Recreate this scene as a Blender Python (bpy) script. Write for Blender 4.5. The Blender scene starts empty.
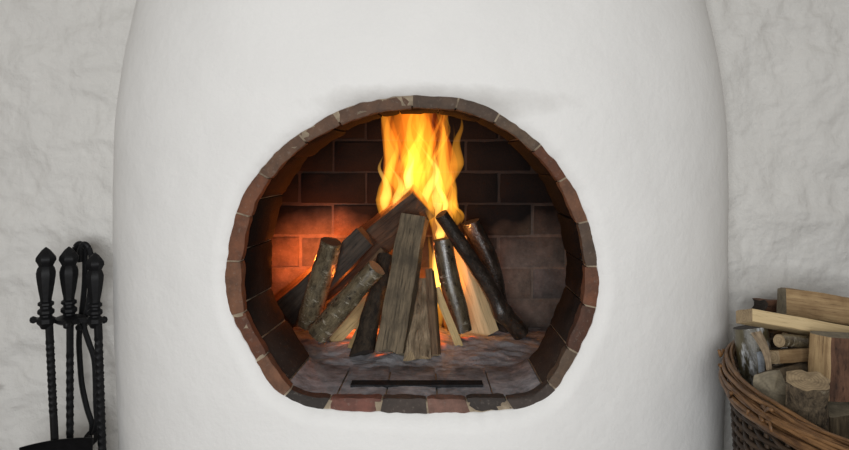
import bpy, bmesh, math, random
from mathutils import Vector, Matrix, noise

# ------------------------------------------------------------------ camera, light, exposure
SC = bpy.context.scene
COL = SC.collection
D = 2.0            # camera distance to the front of the chimney breast
S = 0.0026         # metres per photo pixel at that distance
HZ = 1.05          # eye height above the room floor
HY = 150.0         # photo row of the horizon

cam_d = bpy.data.cameras.new('camera')
cam = bpy.data.objects.new('camera', cam_d); COL.objects.link(cam)
cam.location = (0, -D, HZ); cam.rotation_euler = (math.pi/2, 0, 0)
cam_d.sensor_width = 36.0
cam_d.lens = 36.0 * (D/S) / 849.0
cam_d.shift_y = -(225.0-HY)/849.0
cam_d.clip_start = 0.05
SC.camera = cam

SC.view_settings.view_transform = 'Standard'
SC.view_settings.look = 'None'
SC.view_settings.gamma = 1.0
SC.view_settings.use_curve_mapping = False
SC.view_settings.exposure = 0.0
SC.cycles.max_bounces = 8
SC.cycles.transparent_max_bounces = 32
SC.cycles.sample_clamp_indirect = 6.0

world = bpy.data.worlds.new('world'); SC.world = world; world.use_nodes = True
bgn = world.node_tree.nodes['Background']
bgn.inputs[0].default_value = (1.0, 0.95, 0.88, 1); bgn.inputs[1].default_value = 0.31

def area(name, loc, target, sx, sy, power, color):
    l = bpy.data.lights.new(name, 'AREA'); l.shape = 'RECTANGLE'; l.size = sx; l.size_y = sy
    l.energy = power; l.color = color
    o = bpy.data.objects.new(name, l); COL.objects.link(o); o.location = loc
    o.rotation_euler = (Vector(target)-Vector(loc)).to_track_quat('-Z', 'Y').to_euler()
    return o
area('window_daylight', (-0.25, -3.3, 0.95), (0.0, 0, 0.75), 1.7, 1.3, 82, (0.955, 0.98, 1.0))

R = random.Random(7)
def nz(x, y, z, s=1.0): return noise.noise(Vector((x*s, y*s, z*s)))

def P(px, py, d):
    k = S*(D+d)/D
    return Vector(((px-424.5)*k, d, HZ+(HY-py)*k))

# ------------------------------------------------------------------ materials
def mat(name):
    m = bpy.data.materials.new(name); m.use_nodes = True
    nt = m.node_tree; b = nt.nodes['Principled BSDF']
    return m, nt, b
def N(nt, t, **kw):
    n = nt.nodes.new(t)
    for k, v in kw.items(): setattr(n, k, v)
    return n
def ramp(nt, fac, stops, interp='LINEAR'):
    r = N(nt, 'ShaderNodeValToRGB'); r.color_ramp.interpolation = interp
    e = r.color_ramp.elements
    while len(e) < len(stops): e.new(0.5)
    for q, (p, c) in zip(e, stops):
        q.position = p; q.color = (c[0], c[1], c[2], 1) if not isinstance(c, (int, float)) else (c, c, c, 1)
    nt.links.new(fac, r.inputs[0]); return r.outputs[0]
def coords(nt, scale=(1, 1, 1), kind='Object'):
    tc = N(nt, 'ShaderNodeTexCoord'); mp = N(nt, 'ShaderNodeMapping')
    mp.inputs['Scale'].default_value = scale
    nt.links.new(tc.outputs[kind], mp.inputs[0]); return mp.outputs[0]
def noise_tex(nt, vec, scale, detail=5, rough=0.6, dist=0.0):
    n = N(nt, 'ShaderNodeTexNoise'); n.inputs['Scale'].default_value = scale
    n.inputs['Detail'].default_value = detail; n.inputs['Roughness'].default_value = rough
    n.inputs['Distortion'].default_value = dist
    nt.links.new(vec, n.inputs['Vector']); return n.outputs[0]
def bump(nt, b, h, strength, dist=0.01):
    n = N(nt, 'ShaderNodeBump'); n.inputs['Strength'].default_value = strength
    n.inputs['Distance'].default_value = dist
    nt.links.new(h, n.inputs['Height']); nt.links.new(n.outputs[0], b.inputs['Normal'])
def mixc(nt, fac, a, b, mode='MIX'):
    n = N(nt, 'ShaderNodeMix', data_type='RGBA', blend_type=mode)
    if isinstance(fac, (int, float)): n.inputs[0].default_value = fac
    else: nt.links.new(fac, n.inputs[0])
    for i, v in ((6, a), (7, b)):
        if isinstance(v, tuple): n.inputs[i].default_value = (*v[:3], 1)
        else: nt.links.new(v, n.inputs[i])
    return n.outputs[2]
def math_n(nt, op, a, b=None):
    n = N(nt, 'ShaderNodeMath', operation=op)
    for i, v in ((0, a), (1, b)):
        if v is None: continue
        if isinstance(v, (int, float)): n.inputs[i].default_value = v
        else: nt.links.new(v, n.inputs[i])
    return n.outputs[0]

def plaster(name, col, bs, fine=60, stain=0.0):
    m, nt, b = mat(name); v = coords(nt)
    n1 = noise_tex(nt, v, 3.0, 6, 0.6); n2 = noise_tex(nt, v, fine, 5, 0.65)
    c = ramp(nt, n1, [(0.3, tuple(x*0.95 for x in col)), (0.7, col)])
    if stain:
        # smoke stain on the plaster over the arch
        sp = N(nt, 'ShaderNodeSeparateXYZ'); nt.links.new(v, sp.inputs[0])
        dx = math_n(nt, 'MULTIPLY', math_n(nt, 'SUBTRACT', sp.outputs[0], 0.03), 1.9)
        dz = math_n(nt, 'MULTIPLY', math_n(nt, 'SUBTRACT', sp.outputs[2], HZ+0.125), 14.0)
        rr = math_n(nt, 'ADD', math_n(nt, 'MULTIPLY', dx, dx), math_n(nt, 'MULTIPLY', dz, dz))
        rr = math_n(nt, 'ADD', rr, math_n(nt, 'MULTIPLY', noise_tex(nt, v, 9, 4), 0.9))
        f = ramp(nt, rr, [(0.35, 0.55), (1.0, 0.0)])
        c = mixc(nt, f, c, (0.38, 0.36, 0.33))
    nt.links.new(c, b.inputs['Base Color']); b.inputs['Roughness'].default_value = 0.85
    b.inputs['Specular IOR Level'].default_value = 0.2
    h = math_n(nt, 'ADD', math_n(nt, 'MULTIPLY', noise_tex(nt, v, 14, 6, 0.6), 1.0), math_n(nt, 'MULTIPLY', n2, 0.25))
    bump(nt, b, h, bs, 0.02); return m
M_BREAST = plaster('smooth_lime_plaster', (0.84, 0.83, 0.81), 0.22, 60, 1.0)
M_WALL = plaster('rough_lime_wash', (0.71, 0.695, 0.665), 0.62, 34)

def brick_mat(name, soot, z0=0.58, z1=0.80, top=0.985, ns=2.2):
    m, nt, b = mat(name); v = coords(nt)
    at = N(nt, 'ShaderNodeAttribute', attribute_name='col')
    n1 = noise_tex(nt, v, 22, 6, 0.7); n2 = noise_tex(nt, v, 90, 4, 0.7)
    c = mixc(nt, ramp(nt, n1, [(0.36, 0.0), (0.62, 0.75)]), at.outputs[0], mixc(nt, 0.35, (0.035, 0.030, 0.027), at.outputs[0]))
    c = mixc(nt, ramp(nt, n2, [(0.58, 0.0), (0.78, 0.45)]), c, (0.30, 0.26, 0.22))
    if soot:
        sp = N(nt, 'ShaderNodeSeparateXYZ'); nt.links.new(v, sp.inputs[0])
        zz = math_n(nt, 'ADD', sp.outputs[2], math_n(nt, 'MULTIPLY', math_n(nt, 'SUBTRACT', noise_tex(nt, v, ns, 4, 0.55), 0.5), 0.55))
        f = ramp(nt, zz, [(z0, 0.05), (z1, top)])
        c = mixc(nt, f, c, (0.007, 0.006, 0.006))
    nt.links.new(c, b.inputs['Base Color']); b.inputs['Roughness'].default_value = 0.8
    b.inputs['Specular IOR Level'].default_value = 0.25
    bump(nt, b, math_n(nt, 'ADD', n1, math_n(nt, 'MULTIPLY', n2, 0.5)), 0.6, 0.006); return m
M_BRICK = brick_mat('weathered_brick', False)
M_BACK = brick_mat('sooty_firebrick', True)
M_BACK.node_tree.nodes['Principled BSDF'].inputs['Specular IOR Level'].default_value = 0.08
M_BACKM = brick_mat('sooty_joint', True, 0.63, 0.85, 0.92)
M_JAMB = brick_mat('sooty_jamb_brick', True, 0.40, 0.64, 0.985, 3.0)
M_JAMB.node_tree.nodes['Principled BSDF'].inputs['Specular IOR Level'].default_value = 0.06

def simple(name, c0, c1, scale=20, rough=0.8, bs=0.3, spec=0.3, stretch=(1, 1, 1), bd=0.006):
    m, nt, b = mat(name); v = coords(nt, stretch)
    n = noise_tex(nt, v, scale, 6, 0.65)
    nt.links.new(ramp(nt, n, [(0.3, c0), (0.7, c1)]), b.inputs['Base Color'])
    b.inputs['Roughness'].default_value = rough; b.inputs['Specular IOR Level'].default_value = spec
    if bs: bump(nt, b, n, bs, bd)
    return m
M_MORTAR = simple('pale_mortar', (0.16, 0.12, 0.085), (0.42, 0.34, 0.24), 30, 0.95, 0.5)
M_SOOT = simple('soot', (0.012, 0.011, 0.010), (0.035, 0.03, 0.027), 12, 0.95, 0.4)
M_SOOTM = simple('sooty_mortar', (0.05, 0.035, 0.028), (0.12, 0.075, 0.055), 8, 0.95, 0.4)
M_ASH = simple('grey_ash', (0.10, 0.095, 0.10), (0.30, 0.28, 0.29), 26, 0.95, 0.9, 0.1, bd=0.012)
M_IRON = simple('black_wrought_iron', (0.004, 0.004, 0.0045), (0.009, 0.009, 0.010), 40, 0.5, 0.2, 0.18)
M_SLOT = simple('slot_black', (0.010, 0.010, 0.011), (0.03, 0.03, 0.032), 60, 0.85, 0.3, 0.1)
M_FLOOR = simple('dark_floor_boards', (0.10, 0.07, 0.05), (0.17, 0.12, 0.08), 8, 0.6, 0.2, 0.3, (1, 8, 1))

# wood: mesh attribute 'lc' holds (u, v, along) of each log in metres, so grain follows the log
def wood(name, c0, c1, dark=None, scale=55, along=0.07, rough=0.75, bs=0.45, bd=0.004, char=None):
    m, nt, b = mat(name)
    at = N(nt, 'ShaderNodeAttribute', attribute_name='lc')
    mp = N(nt, 'ShaderNodeMapping'); mp.inputs['Scale'].default_value = (1, 1, along)
    nt.links.new(at.outputs['Vector'], mp.inputs[0])
    n = noise_tex(nt, mp.outputs[0], scale, 7, 0.7, 0.4)
    n2 = noise_tex(nt, at.outputs['Vector'], 14, 5, 0.6)
    n3 = noise_tex(nt, mp.outputs[0], scale*3.2, 4, 0.7, 0.2)
    n = math_n(nt, 'ADD', math_n(nt, 'MULTIPLY', n, 0.62), math_n(nt, 'MULTIPLY', n3, 0.38))
    c = ramp(nt, n, [(0.36, c0), (0.62, c1)])
    c = mixc(nt, ramp(nt, n3, [(0.30, 0.75), (0.42, 0.0)]), c, tuple(q*0.35 for q in c0))
    if dark: c = mixc(nt, ramp(nt, n2, [(0.45, 0.0), (0.7, 0.8)]), c, dark)
    if char:   # charring grows towards the top of the log, with a ragged edge
        sp = N(nt, 'ShaderNodeSeparateXYZ'); nt.links.new(at.outputs['Vector'], sp.inputs[0])
        zz = math_n(nt, 'ADD', sp.outputs[2], math_n(nt, 'MULTIPLY', n2, 0.16))
        c = mixc(nt, ramp(nt, zz, [(char, 0.0), (min(char+0.2, 1), 0.9)]), c, (0.012, 0.01, 0.009))
    nt.links.new(c, b.inputs['Base Color']); b.inputs['Roughness'].default_value = rough
    b.inputs['Specular IOR Level'].default_value = 0.3
    bump(nt, b, n, bs, bd); return m
def bark(name, c0, c1, light, lt=0.6, scale=28, rough=0.45, bs=0.7, spec=0.5, around=1.0, along=0.5, hl=2.5):
    m, nt, b = mat(name)
    at = N(nt, 'ShaderNodeAttribute', attribute_name='lc')
    mp = N(nt, 'ShaderNodeMapping'); mp.inputs['Scale'].default_value = (around, around, along)
    nt.links.new(at.outputs['Vector'], mp.inputs[0])
    n = noise_tex(nt, mp.outputs[0], scale*1.8, 8, 0.78, 0.3)
    mp2 = N(nt, 'ShaderNodeMapping'); mp2.inputs['Scale'].default_value = (1, 1, hl)
    nt.links.new(at.outputs['Vector'], mp2.inputs[0])
    n2 = noise_tex(nt, mp2.outputs[0], 24, 5, 0.7)
    c = ramp(nt, n, [(0.38, c0), (0.63, c1)])
    c = mixc(nt, ramp(nt, n2, [(lt, 0.0), (lt+0.12, 0.85)]), c, light)  # pale patches; on the glossy barks these paint in highlights
    vo = N(nt, 'ShaderNodeTexVoronoi'); vo.inputs['Scale'].default_value = 30
    nt.links.new(at.outputs['Vector'], vo.inputs['Vector'])
    c = mixc(nt, ramp(nt, vo.outputs['Distance'], [(0.10, 0.85), (0.2, 0.0)]), c, (0.012, 0.010, 0.008))
    nt.links.new(c, b.inputs['Base Color']); b.inputs['Roughness'].default_value = rough
    b.inputs['Specular IOR Level'].default_value = spec
    bump(nt, b, math_n(nt, 'ADD', n, math_n(nt, 'MULTIPLY', n2, 0.5)), bs, 0.006); return m
def endgrain(name, c0, c1, rg=0.10):
    m, nt, b = mat(name)
    at = N(nt, 'ShaderNodeAttribute', attribute_name='lc')
    ln = N(nt, 'ShaderNodeVectorMath', operation='LENGTH')
    mp = N(nt, 'ShaderNodeMapping'); mp.inputs['Scale'].default_value = (1, 1, 0)
    nt.links.new(at.outputs['Vector'], mp.inputs[0]); nt.links.new(mp.outputs[0], ln.inputs[0])
    n = noise_tex(nt, at.outputs['Vector'], 40, 5, 0.7)
    rad = math_n(nt, 'ADD', math_n(nt, 'MULTIPLY', ln.outputs['Value'], 900), math_n(nt, 'MULTIPLY', n, 9))
    s = math_n(nt, 'SINE', rad)
    f = math_n(nt, 'ADD', math_n(nt, 'MULTIPLY', s, rg), n)
    nt.links.new(ramp(nt, f, [(0.2, c0), (0.8, c1)]), b.inputs['Base Color'])
    b.inputs['Roughness'].default_value = 0.85
    bump(nt, b, n, 0.4, 0.003); return m

M_BARK_G = bark('grey_brown_bark', (0.05, 0.038, 0.024), (0.20, 0.16, 0.095), (0.52, 0.48, 0.38), 0.58, 28, 0.27, 0.35, 0.9)  # pale patches are sheen painted into the colour, on top of real gloss
M_BARK_D = bark('dark_rough_bark', (0.012, 0.009, 0.007), (0.06, 0.042, 0.027), (0.12, 0.095, 0.07), 0.70, 34, 0.7, 1.0, 0.25)
M_BARK_M = bark('rough_brown_bark', (0.03, 0.022, 0.015), (0.17, 0.125, 0.078), (0.32, 0.27, 0.19), 0.62, 34, 0.7, 1.0, 0.25)
M_BARK_B = bark('shiny_dark_bark', (0.026, 0.019, 0.012), (0.14, 0.108, 0.066), (0.50, 0.46, 0.37), 0.60, 22, 0.22, 0.25, 1.0)  # lighter patches painted in as highlights, besides the real gloss
M_BARK_W = bark('bark_painted_highlight', (0.03, 0.025, 0.012), (0.12, 0.098, 0.05), (0.72, 0.74, 0.76), 0.53, 16, 0.32, 0.35, 0.8, 1.0, 0.25, 0.35)  # white streak is a glossy highlight painted into the bark colour
M_CHARBARK = bark('charred_bark', (0.009, 0.007, 0.006), (0.05, 0.037, 0.028), (0.16, 0.135, 0.105), 0.64, 24, 0.24, 0.35, 0.9)
M_PALE = wood('pale_sawn_wood', (0.46, 0.33, 0.17), (0.66, 0.51, 0.29), None, 60, 0.05, 0.7, 0.2)
M_TAN = wood('tan_split_wood', (0.24, 0.15, 0.075), (0.46, 0.32, 0.165), (0.19, 0.11, 0.05), 55, 0.06)
M_YELLOW = wood('yellow_split_wood', (0.34, 0.24, 0.10), (0.58, 0.44, 0.22), (0.25, 0.16, 0.07), 50, 0.06)
M_GREYW = wood('weathered_grey_wood', (0.035, 0.026, 0.016), (0.24, 0.18, 0.112), (0.06, 0.046, 0.030), 60, 0.07, 0.7, 0.8, 0.006)
M_DARKW = wood('smoke_darkened_wood', (0.016, 0.013, 0.011), (0.085, 0.062, 0.045), (0.02, 0.016, 0.013), 55, 0.07, 0.65, 0.8, 0.006)
M_BROWNW = wood('brown_split_wood', (0.06, 0.034, 0.02), (0.25, 0.16, 0.09), (0.06, 0.04, 0.025), 50, 0.07, 0.7, 0.7, 0.005)
M_BEAM = wood('scorched_brown_wood', (0.025, 0.015, 0.010), (0.12, 0.07, 0.042), (0.025, 0.018, 0.014), 45, 0.07, 0.65, 0.8, 0.006)
M_BARKISH = wood('fibrous_inner_bark', (0.08, 0.052, 0.03), (0.46, 0.35, 0.23), (0.10, 0.07, 0.04), 40, 0.16, 0.8, 1.0, 0.010)
M_REDBARK = wood('red_brown_bark', (0.05, 0.024, 0.015), (0.17, 0.085, 0.05), (0.03, 0.016, 0.012), 30, 0.25, 0.8, 0.9, 0.008)
M_END = endgrain('cut_end_grain', (0.16, 0.11, 0.06), (0.42, 0.31, 0.18))
M_ENDG = endgrain('weathered_end_grain', (0.09, 0.075, 0.05), (0.30, 0.25, 0.17), 0.03)
M_ENDD = endgrain('charred_end_grain', (0.012, 0.01, 0.009), (0.06, 0.045, 0.035))
M_WICKER = wood('brown_willow', (0.075, 0.035, 0.015), (0.26, 0.135, 0.055), (0.05, 0.024, 0.012), 30, 0.2, 0.45, 0.4, 0.003)
M_WICKERD = wood('dark_willow', (0.022, 0.014, 0.009), (0.075, 0.046, 0.026), (0.02, 0.012, 0.008), 30, 0.2, 0.6, 0.4, 0.003)

# ------------------------------------------------------------------ mesh helpers
class MB:
    """collects geometry of ONE mesh object"""
    def __init__(s): s.v = []; s.f = []; s.lc = []; s.col = []; s.smooth = True
    def add(s, vs, fs, lc=None, col=None):
        o = len(s.v); s.v += [tuple(x) for x in vs]
        s.lc += [tuple(x) for x in (lc or vs)]
        s.col += [tuple(col) if col else (0.5, 0.5, 0.5)]*len(vs)
        s.f += [tuple(o+i for i in f) for f in fs]
    def grid(s, rows, close_u=False, close_v=False, lc=None, col=None):
        nr, nc = len(rows), len(rows[0]); vs = [p for r in rows for p in r]
        L = [p for r in lc for p in r] if lc else None
        fs = []
        for i in range(nr if close_v else nr-1):
            for j in range(nc if close_u else nc-1):
                a, b = i*nc+j, i*nc+(j+1) % nc
                c, d = ((i+1) % nr)*nc+(j+1) % nc, ((i+1) % nr)*nc+j
                fs.append((a, b, c, d))
        s.add(vs, fs, L, col)
    def build(s, name, m, parent=None, loc=None, smooth=True, angle=None):
        me = bpy.data.meshes.new(name); loc = Vector(loc) if loc else Vector((0, 0, 0))
        me.from_pydata([tuple(Vector(p)-loc) for p in s.v], [], s.f)
        a = me.attributes.new('lc', 'FLOAT_VECTOR', 'POINT')
        a.data.foreach_set('vector', [c for p in s.lc for c in p])
        a = me.attributes.new('col', 'FLOAT_COLOR', 'POINT')
        a.data.foreach_set('color', [c for p in s.col for c in (*p, 1.0)])
        bm = bmesh.new(); bm.from_mesh(me)
        bmesh.ops.recalc_face_normals(bm, faces=bm.faces)
        bm.to_mesh(me); bm.free()
        me.materials.append(m)
        me.polygons.foreach_set('use_smooth', [smooth]*len(me.polygons))
        if angle is not None:
            me.set_sharp_from_angle(angle=math.radians(angle))
        o = bpy.data.objects.new(name, me); COL.objects.link(o)
        if parent is not None:
            o.parent = parent
            if not s.__dict__.get('world'): o.location = (0, 0, 0)
        else: o.location = loc
        return o
def structure(o): o['kind'] = 'structure'; return o
def tag(o, label, cat, group=None, kind=None):
    o['label'] = label; o['category'] = cat
    if group: o['group'] = group
    if kind: o['kind'] = kind
    return o
def empty(name, loc):
    o = bpy.data.objects.new(name, None); COL.objects.link(o); o.location = loc; o.empty_display_size = 0.05
    return o

# ------------------------------------------------------------------ the setting
YW = 0.55; BD = 0.55; BW = 0.990; BCX = -0.012; EXN = 2.15
PROF = [(-0.6, 0.99), (-0.30*1, 1.0)]
def wfac(z):
    py = HY-(z-HZ)/S/1.22
    t = [(-400, 0.62), (-200, 0.79), (0, 0.925), (60, 0.968), (120, 0.993), (200, 1.0), (320, 0.997), (450, 0.982), (600, 0.97)]
    py = max(t[0][0], min(t[-1][0], py))
    for (a, fa), (b, fb) in zip(t, t[1:]):
        if a <= py <= b:
            return fa+(fb-fa)*(py-a)/(b-a)
def wf(z): return sum(wfac(z+dz*0.03) for dz in (-2, -1, 0, 1, 2))/5
def front_y(x, z):
    f = wf(z); q = min(abs(x-BCX)/(BW*f), 1.0)
    return YW-BD*f*(1-q**EXN)**(1/EXN)
def on_breast(px, py):
    d = 0.0
    for _ in range(12):
        p = P(px, py, d); d = front_y(p.x, p.z)
    return P(px, py, d)

OUT = [(424,94),(385,97),(350,105),(315,122),(285,142),(262,165),(243,192),(232,220),(226,250),(223,280),(226,308),(234,328),(246,350),(258,371),(270,389),(285,402),(310,410),(340,414),(380,416),(430,417),(480,416),(520,413),(545,404),(560,390),(575,365),(588,340),(598,312),(601,285),(598,255),(590,222),(578,192),(560,165),(540,143),(515,122),(490,107),(460,97)]
INN = [(424,107),(395,108),(370,113),(345,121),(318,136),(300,147),(280,163),(265,183),(252,207),(244,235),(240,262),(239,285),(240,305),(246,325),(258,348),(268,365),(279,381),(292,395),(310,400),(340,402),(400,402.5),(480,402.5),(530,401),(548,390),(560,371),(574,340),(585,310),(588,285),(586,258),(579,225),(567,195),(550,168),(530,147),(508,130),(480,117),(455,110)]
def flat(pts):
    r = [on_breast(*p) for p in pts]; return [(p.x, p.z) for p in r]
OUT2, INN2 = flat(OUT), flat(INN)
CEN = P(412, 262, 0.02); CX, CZ = CEN.x, CEN.z
def ray_hit(poly, a):
    dx, dz = math.cos(a), math.sin(a); best = None
    for (x0, z0), (x1, z1) in zip(poly, poly[1:]+poly[:1]):
        ex, ez = x1-x0, z1-z0; den = dx*ez-dz*ex
        if abs(den) < 1e-12: continue
        t = ((x0-CX)*ez-(z0-CZ)*ex)/den; u = ((x0-CX)*dz-(z0-CZ)*dx)/den
        if t > 0 and -1e-9 <= u <= 1+1e-9: best = t if best is None else max(best, t)
    return best
NA = 480
# angles at equal steps along the outer outline
_fine = [(math.cos(a)*ray_hit(OUT2, a), math.sin(a)*ray_hit(OUT2, a), a) for a in [math.pi/2-2*math.pi*i/2000 for i in range(2001)]]
_cum = [0]
for p, q in zip(_fine, _fine[1:]): _cum.append(_cum[-1]+math.hypot(p[0]-q[0], p[1]-q[1]))
ANG = []; j = 0
for i in range(NA):
    t = _cum[-1]*i/NA
    while _cum[j+1] < t: j += 1
    f = (t-_cum[j])/max(_cum[j+1]-_cum[j], 1e-9)
    ANG.append(_fine[j][2]+(_fine[j+1][2]-_fine[j][2])*f)
def smooth_loop(v, k=5):
    n = len(v); return [sum(v[(i+d) % n] for d in range(-k, k+1))/(2*k+1) for i in range(n)]
RO = smooth_loop([ray_hit(OUT2, a) for a in ANG], 4)
RI = smooth_loop([ray_hit(INN2, a) for a in ANG], 4)
RO = [r+0.004*nz(math.cos(a)*r, math.sin(a)*r, 1.3, 14)+0.003*nz(math.cos(a)*r, math.sin(a)*r, 4.3, 40) for r, a in zip(RO, ANG)]
RI = [r+0.003*nz(math.cos(a)*r, math.sin(a)*r, 7.3, 12) for r, a in zip(RI, ANG)]
ARC = _cum[-1]

# chimney breast: a rounded plaster surface with the opening cut into it
ZT, ZB = 2.05, 0.0
def th_of_x(x, z):
    q = max(-1, min(1, (x-BCX)/(BW*wf(z))))
    return math.copysign(math.asin(abs(q)**(EXN/2)), q)
def breast_pt(th, z):
    f = wf(z); s, c = math.sin(th), math.cos(th)
    x = BCX+math.copysign(BW*f*abs(s)**(2/EXN), s)
    y = YW-BD*f*max(c, 0)**(2/EXN)
    return Vector((x, y, z))
rows = []
TH0 = 0.0
for i, a in enumerate(ANG):
    xi, zi = CX+math.cos(a)*RO[i], CZ+math.sin(a)*RO[i]
    ti = th_of_x(xi, zi)
    # border point of the (theta, z) rectangle in the same direction
    dx, dz = ti-0, zi-CZ
    k = 1e9
    if abs(dx) > 1e-9: k = min(k, (math.pi/2)/abs(dx))
    if dz > 1e-9: k = min(k, (ZT-CZ)/dz)
    if dz < -1e-9: k = min(k, (ZB-CZ)/dz)
    row = []
    for m in range(71):
        t = (m/70)**1.7
        kk = 1+(k-1)*t
        p = breast_pt(dx*kk, CZ+dz*kk)
        s = math.hypot(p.x-xi, p.z-zi)
        lump = 0.006*nz(p.x, p.z, 3.1, 3.0)+0.0025*nz(p.x, p.z, 9.1, 9)
        edge = min(1.0, s/0.05)
        p.y += lump*edge*(1 if kk < k*0.97 else 0.3)
        p.y += 0.020*max(0, 1-s/0.05)**2.2 + 0.004*max(0, 1-s/0.16)**2
        row.append(p)
    xi2, zi2 = CX+math.cos(a)*(RO[i]-0.004), CZ+math.sin(a)*(RO[i]-0.004)
    q = Vector((xi2, row[0].y+0.05, zi2))
    rows.append([q]+row)
b = MB(); b.grid(rows, close_v=True)
structure(b.build('chimney_breast', M_BREAST))

# rough walls on both sides of the breast
def wall(name, x0, x1):
    b = MB(); nx, nzr = 260, 260; rows = []
    for i in range(nx+1):
        x = x0+(x1-x0)*i/nx; r = []
        for k in range(nzr+1):
            z = 2.05*k/nzr
            w = 0.026*nz(x, z, 0.7, 2.6)+0.024*nz(x*1.0, z*1.3, 5.7, 6.0)
            rdg = 1-abs(nz(x*0.8, z*1.5, 2.2, 5.0))*3.2
            w += 0.014*max(0, rdg) * (0.5+nz(x, z, 11.2, 2.5))
            w += 0.010*nz(x, z, 8.8, 15)+0.006*abs(nz(x, z*1.4, 3.8, 24))+0.003*nz(x, z, 1.8, 50)
            r.append((x, YW-0.002-w, z))
        rows.append(r)
    b.grid(rows); return structure(b.build(name, M_WALL))
wall('wall_left', -2.6, -0.72)
wall('wall_right', 0.70, 2.6)
b = MB(); b.add([(-3, -5.2, 0), (3, -5.2, 0), (3, 1.2, 0), (-3, 1.2, 0)], [(0, 1, 2, 3)])
structure(b.build('floor', M_FLOOR))

# brick arch around the opening: rows of bricks following the outline
def ring_pt(k, r_in, y_off, back=None):
    """k fractional index along outline; r_in 0 outer .. 1 inner"""
    i = int(math.floor(k)) % NA; f = k-math.floor(k); j2 = (i+1) % NA
    a0, a1 = ANG[i], ANG[j2]
    if a1-a0 > math.pi: a1 -= 2*math.pi
    if a0-a1 > math.pi: a1 += 2*math.pi
    a = a0+(a1-a0)*f; ro = RO[i]+(RO[j2]-RO[i])*f; ri = RI[i]+(RI[j2]-RI[i])*f
    r = ro+0.006+(ri-ro-0.006)*r_in
    x, z = CX+math.cos(a)*r, CZ+math.sin(a)*r
    y = front_y(x, z)+y_off if back is None else back
    return Vector((x, y, z))
BACKY = 0.36
def taper(p):
    # the left jamb leans in towards the back, the right one hardly
    dx = (p.x-CX)/0.48
    t = max(0.0, p.y-0.12)/0.24
    return Vector((p.x+(0.032*max(0, -dx)**1.3-0.004*max(0, dx))*t, p.y, p.z))
def brick_on_ring(b, k0, k1, y0, y1, abs_back, col, jit, inset=0.0):
    n = max(3, int((k1-k0)/2.0)); rows = []
    ch = 0.13
    for q in range(n+1):
        t = q/n; k = k0+(k1-k0)*t
        e = 0.10 if q in (0, n) else 0.0
        def pt(r, u):
            r = 0.5+(r-0.5)*(1-e)+0; u = 0.5+(u-0.5)*(1-e*0.5)
            p0 = ring_pt(k, r, y0+jit[0])
            if abs_back: yb = BACKY
            else: yb = p0.y-jit[0]-y0+y1
            p = Vector((p0.x, p0.y+(yb-p0.y)*u, p0.z))
            p = taper(p)
            rad = Vector((p.x-CX, 0, p.z-CZ)).normalized()
            p += rad*(jit[1]+0.0035*nz(p.x, p.y, p.z, 30)+0.002*nz(p.x, p.y, p.z, 75))
            p.y += 0.003*nz(p.x+3, p.y, p.z, 45)*(1 if u < 0.5 else 0)
            return p
        rows.append([pt(0, ch), pt(0.0+ch, 0), pt(0.5, -0.01), pt(1-ch*1.1, 0), pt(1, ch*0.7), pt(1.02, 0.5), pt(1, 1-ch*0.5), pt(1-ch, 1), pt(ch, 1), pt(0, 1-ch)])
    nc = len(rows[0]); vs = [p for r in rows for p in r]; fs = []
    for i in range(n):
        for j in range(nc):
            fs.append((i*nc+j, i*nc+(j+1) % nc, (i+1)*nc+(j+1) % nc, (i+1)*nc+j))
    fs.append(tuple(range(nc))); fs.append(tuple(n*nc+j for j in range(nc)))
    b.add(vs, fs, None, col)
bricks = MB(); mort = MB(); jamb = MB(); sill = MB()
k = 3.0
RED = [(0.15, 0.060, 0.034), (0.19, 0.080, 0.045), (0.11, 0.050, 0.032), (0.20, 0.095, 0.055)]
GREY = [(0.14, 0.095, 0.065), (0.18, 0.125, 0.085), (0.11, 0.075, 0.055), (0.15, 0.085, 0.055)]
SOOTB = [(0.055, 0.045, 0.04), (0.075, 0.058, 0.05), (0.045, 0.038, 0.034)]
REDB = [(0.20, 0.085, 0.065), (0.24, 0.13, 0.10)]
pos = 0.0; ends = []
while pos < NA-6:
    L = (0.128+R.uniform(-0.018, 0.026))/ARC*NA
    if pos+L > NA-12: L = NA-pos
    ends.append((pos, pos+L)); pos += L
gap = 0.0025/ARC*NA
for (k0, k1) in ends:
    p = ring_pt((k0+k1)/2, 0.5, 0)
    pz = HY-(p.z-HZ)/S; px = 424.5+p.x/S
    if pz < 135: col = R.choice(GREY)
    elif pz > 396: col = R.choice(REDB) if (335 < px < 395 or 432 < px < 486) else R.choice(SOOTB)
    else: col = R.choice(RED if R.random() < 0.8 else GREY)
    brick_on_ring(bricks, k0+gap, k1-gap, 0.026, 0.070, False, col, (R.uniform(-0.003, 0.003), R.uniform(-0.003, 0.003)))
pos = -0.045/ARC*NA; ends2 = []
while pos < NA-16:
    L = (0.135+R.uniform(-0.02, 0.03))/ARC*NA
    ends2.append((pos, min(pos+L, NA-0.045/ARC*NA))); pos += L
for (k0, k1) in ends2:
    col = R.choice([(0.07, 0.05, 0.04), (0.095, 0.06, 0.047), (0.055, 0.042, 0.036), (0.08, 0.06, 0.05)])
    p = ring_pt((k0+k1)/2, 0.5, 0)
    low = HY-(p.z-HZ)/S > 394
    brick_on_ring(sill if low else jamb, k0+gap, k1-gap, 0.072, 0.3, True, col, (0, R.uniform(-0.003, 0.002)))
structure(jamb.build('brick_jamb', M_JAMB, angle=40))
structure(sill.build('hearth_sill', simple('ash_dusted_brick', (0.13, 0.125, 0.132), (0.40, 0.39, 0.41), 22, 0.9, 0.8, 0.15, bd=0.008), angle=40))
bo = structure(bricks.build('brick_arch', M_BRICK, angle=40))
rows = []
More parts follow.
